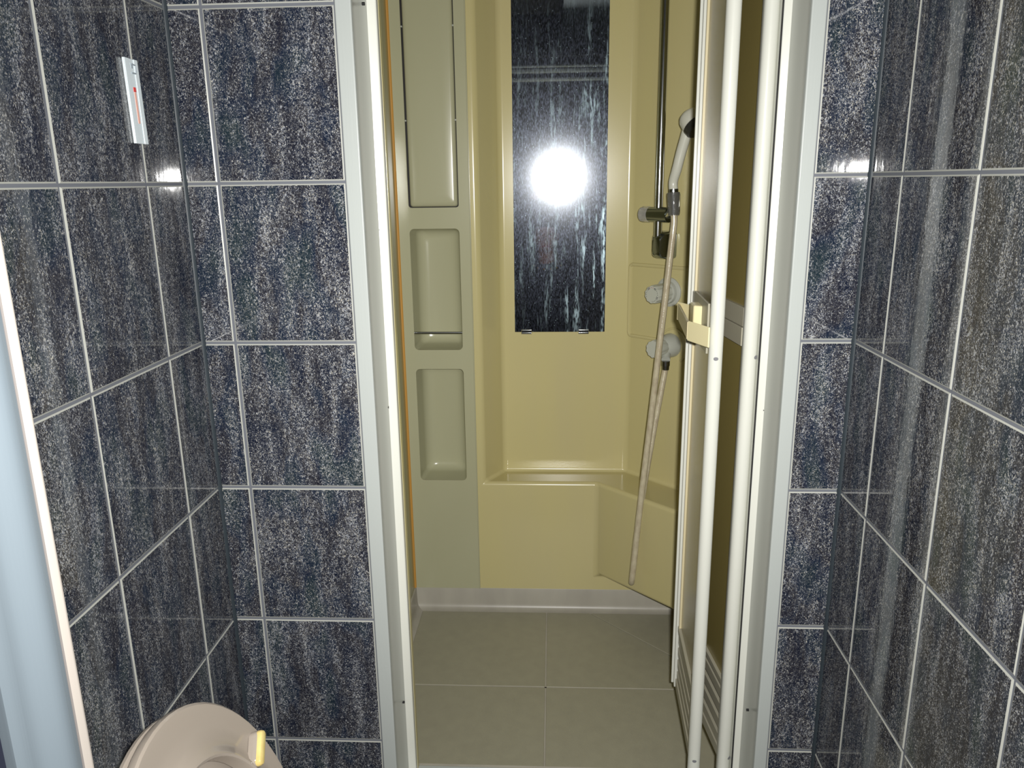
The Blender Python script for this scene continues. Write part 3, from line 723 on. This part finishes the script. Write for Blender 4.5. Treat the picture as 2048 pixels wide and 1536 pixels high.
# ------------------------------------------------------------------ photographer crouching behind the lens (seen in the mirror)
pe = thing('person', (0, -.36, ZF), 'person in dark clothes crouching with a camera, reflected in the streaked mirror', 'person')
def cap(p0, p1, r0, r1, n=16):
    p0, p1 = Vector(p0), Vector(p1); d = p1-p0; L = d.length; pr_ = []
    for k in range(1, 6): a = math.radians(-90+90*k/6); pr_.append((r0*math.sin(a), r0*math.cos(a)))
    pr_ += [(0, r0), (L, r1)]
    for k in range(1, 6): a = math.radians(90*k/6); pr_.append((L+r1*math.sin(a), r1*math.cos(a)))
    return lathe(p0, d, pr_, n)
def ell(c, r, n=20):
    V, Fc = lathe((0, 0, 0), (0, 0, 1), [(-math.cos(math.pi*k/14), max(.001, math.sin(math.pi*k/14))) for k in range(1, 14)], n)
    return [(c[0]+x*r[0], c[1]+y*r[1], c[2]+z*r[2]) for x, y, z in V], Fc
def blob(name, parts, m, vox, parent, sm=6):
    o = mk(name, join(*parts), m, parent)
    r = o.modifiers.new('remesh', 'REMESH'); r.mode = 'VOXEL'; r.voxel_size = vox; r.use_smooth_shade = True
    s = o.modifiers.new('smooth', 'SMOOTH'); s.iterations = sm; s.factor = .5
    return o
def limb(a, b, c, r): return [cap(a, b, r[0], r[1]), cap(b, c, r[1], r[2])]
HEAD = (-.04, -.36, -.315)
body = [ell(HEAD, (.072, .090, .108)), ell((-.04, -.305, -.365), (.048, .045, .045)), cap((-.03, -.37, -.50), (-.04, -.37, -.38), .052, .050),
        ell((-.04, -.268, -.335), (.012, .016, .016)), cap((-.04, -.270, -.305), (-.04, -.262, -.338), .007, .011),
        ell((-.113, -.365, -.325), (.008, .018, .030)), ell((.033, -.365, -.325), (.008, .018, .030)),
        cap((-.15, -.40, -.53), (.10, -.40, -.53), .060, .060), cap((-.02, -.40, -.60), (-.02, -.50, -.93), .13, .125)]
for sg in (1, -1):
    sh = (-.025+sg*.155, -.40, -.525); el = (-.01+sg*.225, -.235, -.315); wr_ = (sg*.082, -.055, -.060)
    body += limb(sh, el, wr_, (.050, .040, .027))
    pm = Vector((sg*.058, -.032, -.012)); body += [cap(wr_, pm, .026, .022)]
    for k, (dz, ln) in enumerate(((.018, .052), (.004, .056), (-.010, .050), (-.022, .042))):
        a = pm+Vector((sg*.004, -.004, dz)); b = a+Vector((-sg*ln*.35, .018, .001)); c = b+Vector((-sg*ln*.5, .002, .0))
        if sg > 0 and k == 0: b = a+Vector((-.008, .008, .020)); c = b+Vector((-.018, -.004, .006))
        body += [cap(a, b, .0085, .0078, 10), cap(b, c, .0078, .0068, 10)]
    a = pm+Vector((-sg*.004, -.012, -.020)); body += [cap(a, a+Vector((-sg*.018, -.012, .012)), .010, .009, 10), cap(a+Vector((-sg*.018, -.012, .012)), a+Vector((-sg*.030, -.006, .026)), .009, .0075, 10)]
    hip = (-.02+sg*.09, -.52, -.95); kn = (sg*.17-.02, -.16, -.90); an = (sg*.13-.02, -.34, ZF+.09)
    body += limb(hip, kn, an, (.085, .062, .042)) + [cap((an[0], an[1]-.03, ZF+.035), (an[0]+sg*.02, an[1]+.15, ZF+.03), .034, .028)]
bd = blob('body', body, 'skin', .0058, pe, 4)
jk = [cap((-.155, -.40, -.53), (.105, -.40, -.53), .070, .070), cap((-.02, -.40, -.60), (-.02, -.50, -.93), .145, .140)]
for sg in (1, -1):
    sh = (-.025+sg*.155, -.40, -.525); el = (-.01+sg*.225, -.235, -.315); cf = (sg*.105, -.085, -.108)
    jk += limb(sh, el, cf, (.061, .051, .038))
blob('jacket', jk, 'cloth_dark', .008, pe, 5)
tr = []
for sg in (1, -1):
    tr += limb((-.02+sg*.09, -.52, -.95), (sg*.17-.02, -.16, -.90), (sg*.13-.02, -.34, ZF+.11), (.098, .073, .055))
blob('trousers', tr+[cap((-.10, -.53, -.96), (.06, -.53, -.96), .115, .115)], 'cloth_trouser', .009, pe, 5)
for sg in (1, -1):
    blob('shoe', [cap((sg*.13-.02, -.38, ZF+.046), (sg*.15-.02, -.19, ZF+.040), .044, .037)], 'cam_black', .006, pe, 4)
blob('hair', [ell((-.04, -.385, -.285), (.083, .088, .098)), ell((-.04, -.415, -.34), (.080, .060, .085)), cap((-.115, -.385, -.30), (-.105, -.395, -.41), .022, .020), cap((.035, -.385, -.30), (.025, -.395, -.41), .022, .020), cap((-.08, -.295, -.245), (0, -.295, -.245), .022, .022)], 'hair', .006, pe, 4)
for sx in (-.068, -.012):
    mk('eye', ell((sx, -.277, -.305), (.011, .008, .006)), 'strip_white', pe, smooth=True); mk('iris', ell((sx, -.2705, -.305), (.0048, .003, .0048)), 'hair', pe, smooth=True)
mk('mouth', tube(spline([(-.062, -.2675, -.377), (-.04, -.2605, -.374), (-.018, -.2675, -.377)], 5), .0048, 8), 'red', pe, smooth=True)
mk('collar', tube(spline([(.02, -.34, -.42), (.035, -.30, -.455), (.02, -.275, -.49)], 5), [.014]*10+[.008], 10), 'collar', pe, smooth=True)
for k in range(6):
    a = math.radians(200+28*k); mk('bead', ell((-.03+.085*math.cos(a), -.285+.012*abs(math.cos(a)), -.475+.035*math.sin(a)), (.007, .005, .006), 10), 'gold', pe, smooth=True)
# compact camera in the hands, just behind the lens position
cc = thing('compact_camera', (0, -.03, -.03), 'small black compact camera held by the reflected person', 'camera')
mk('body', box(-.050, .050, -.034, -.012, -.030, .026), 'cam_black', cc, bevel=.004)
mk('lens_ring', lathe((0, -.012, 0), (0, 1, 0), [(0, .020), (.004, .020), (.0045, .018), (.007, .0175), (.0075, .010)], 28), 'cam_silver', cc, smooth=30)
mk('lens_glass', lathe((0, -.0046, 0), (0, 1, 0), [(0, .0098), (.0006, .008), (.001, .002)], 24), 'glass_lens', cc, smooth=True)
mk('shutter_button', lathe((.034, -.023, .026), (0, 0, 1), [(0, .006), (.002, .006), (.0028, .004)], 16), 'cam_silver', cc, smooth=True)
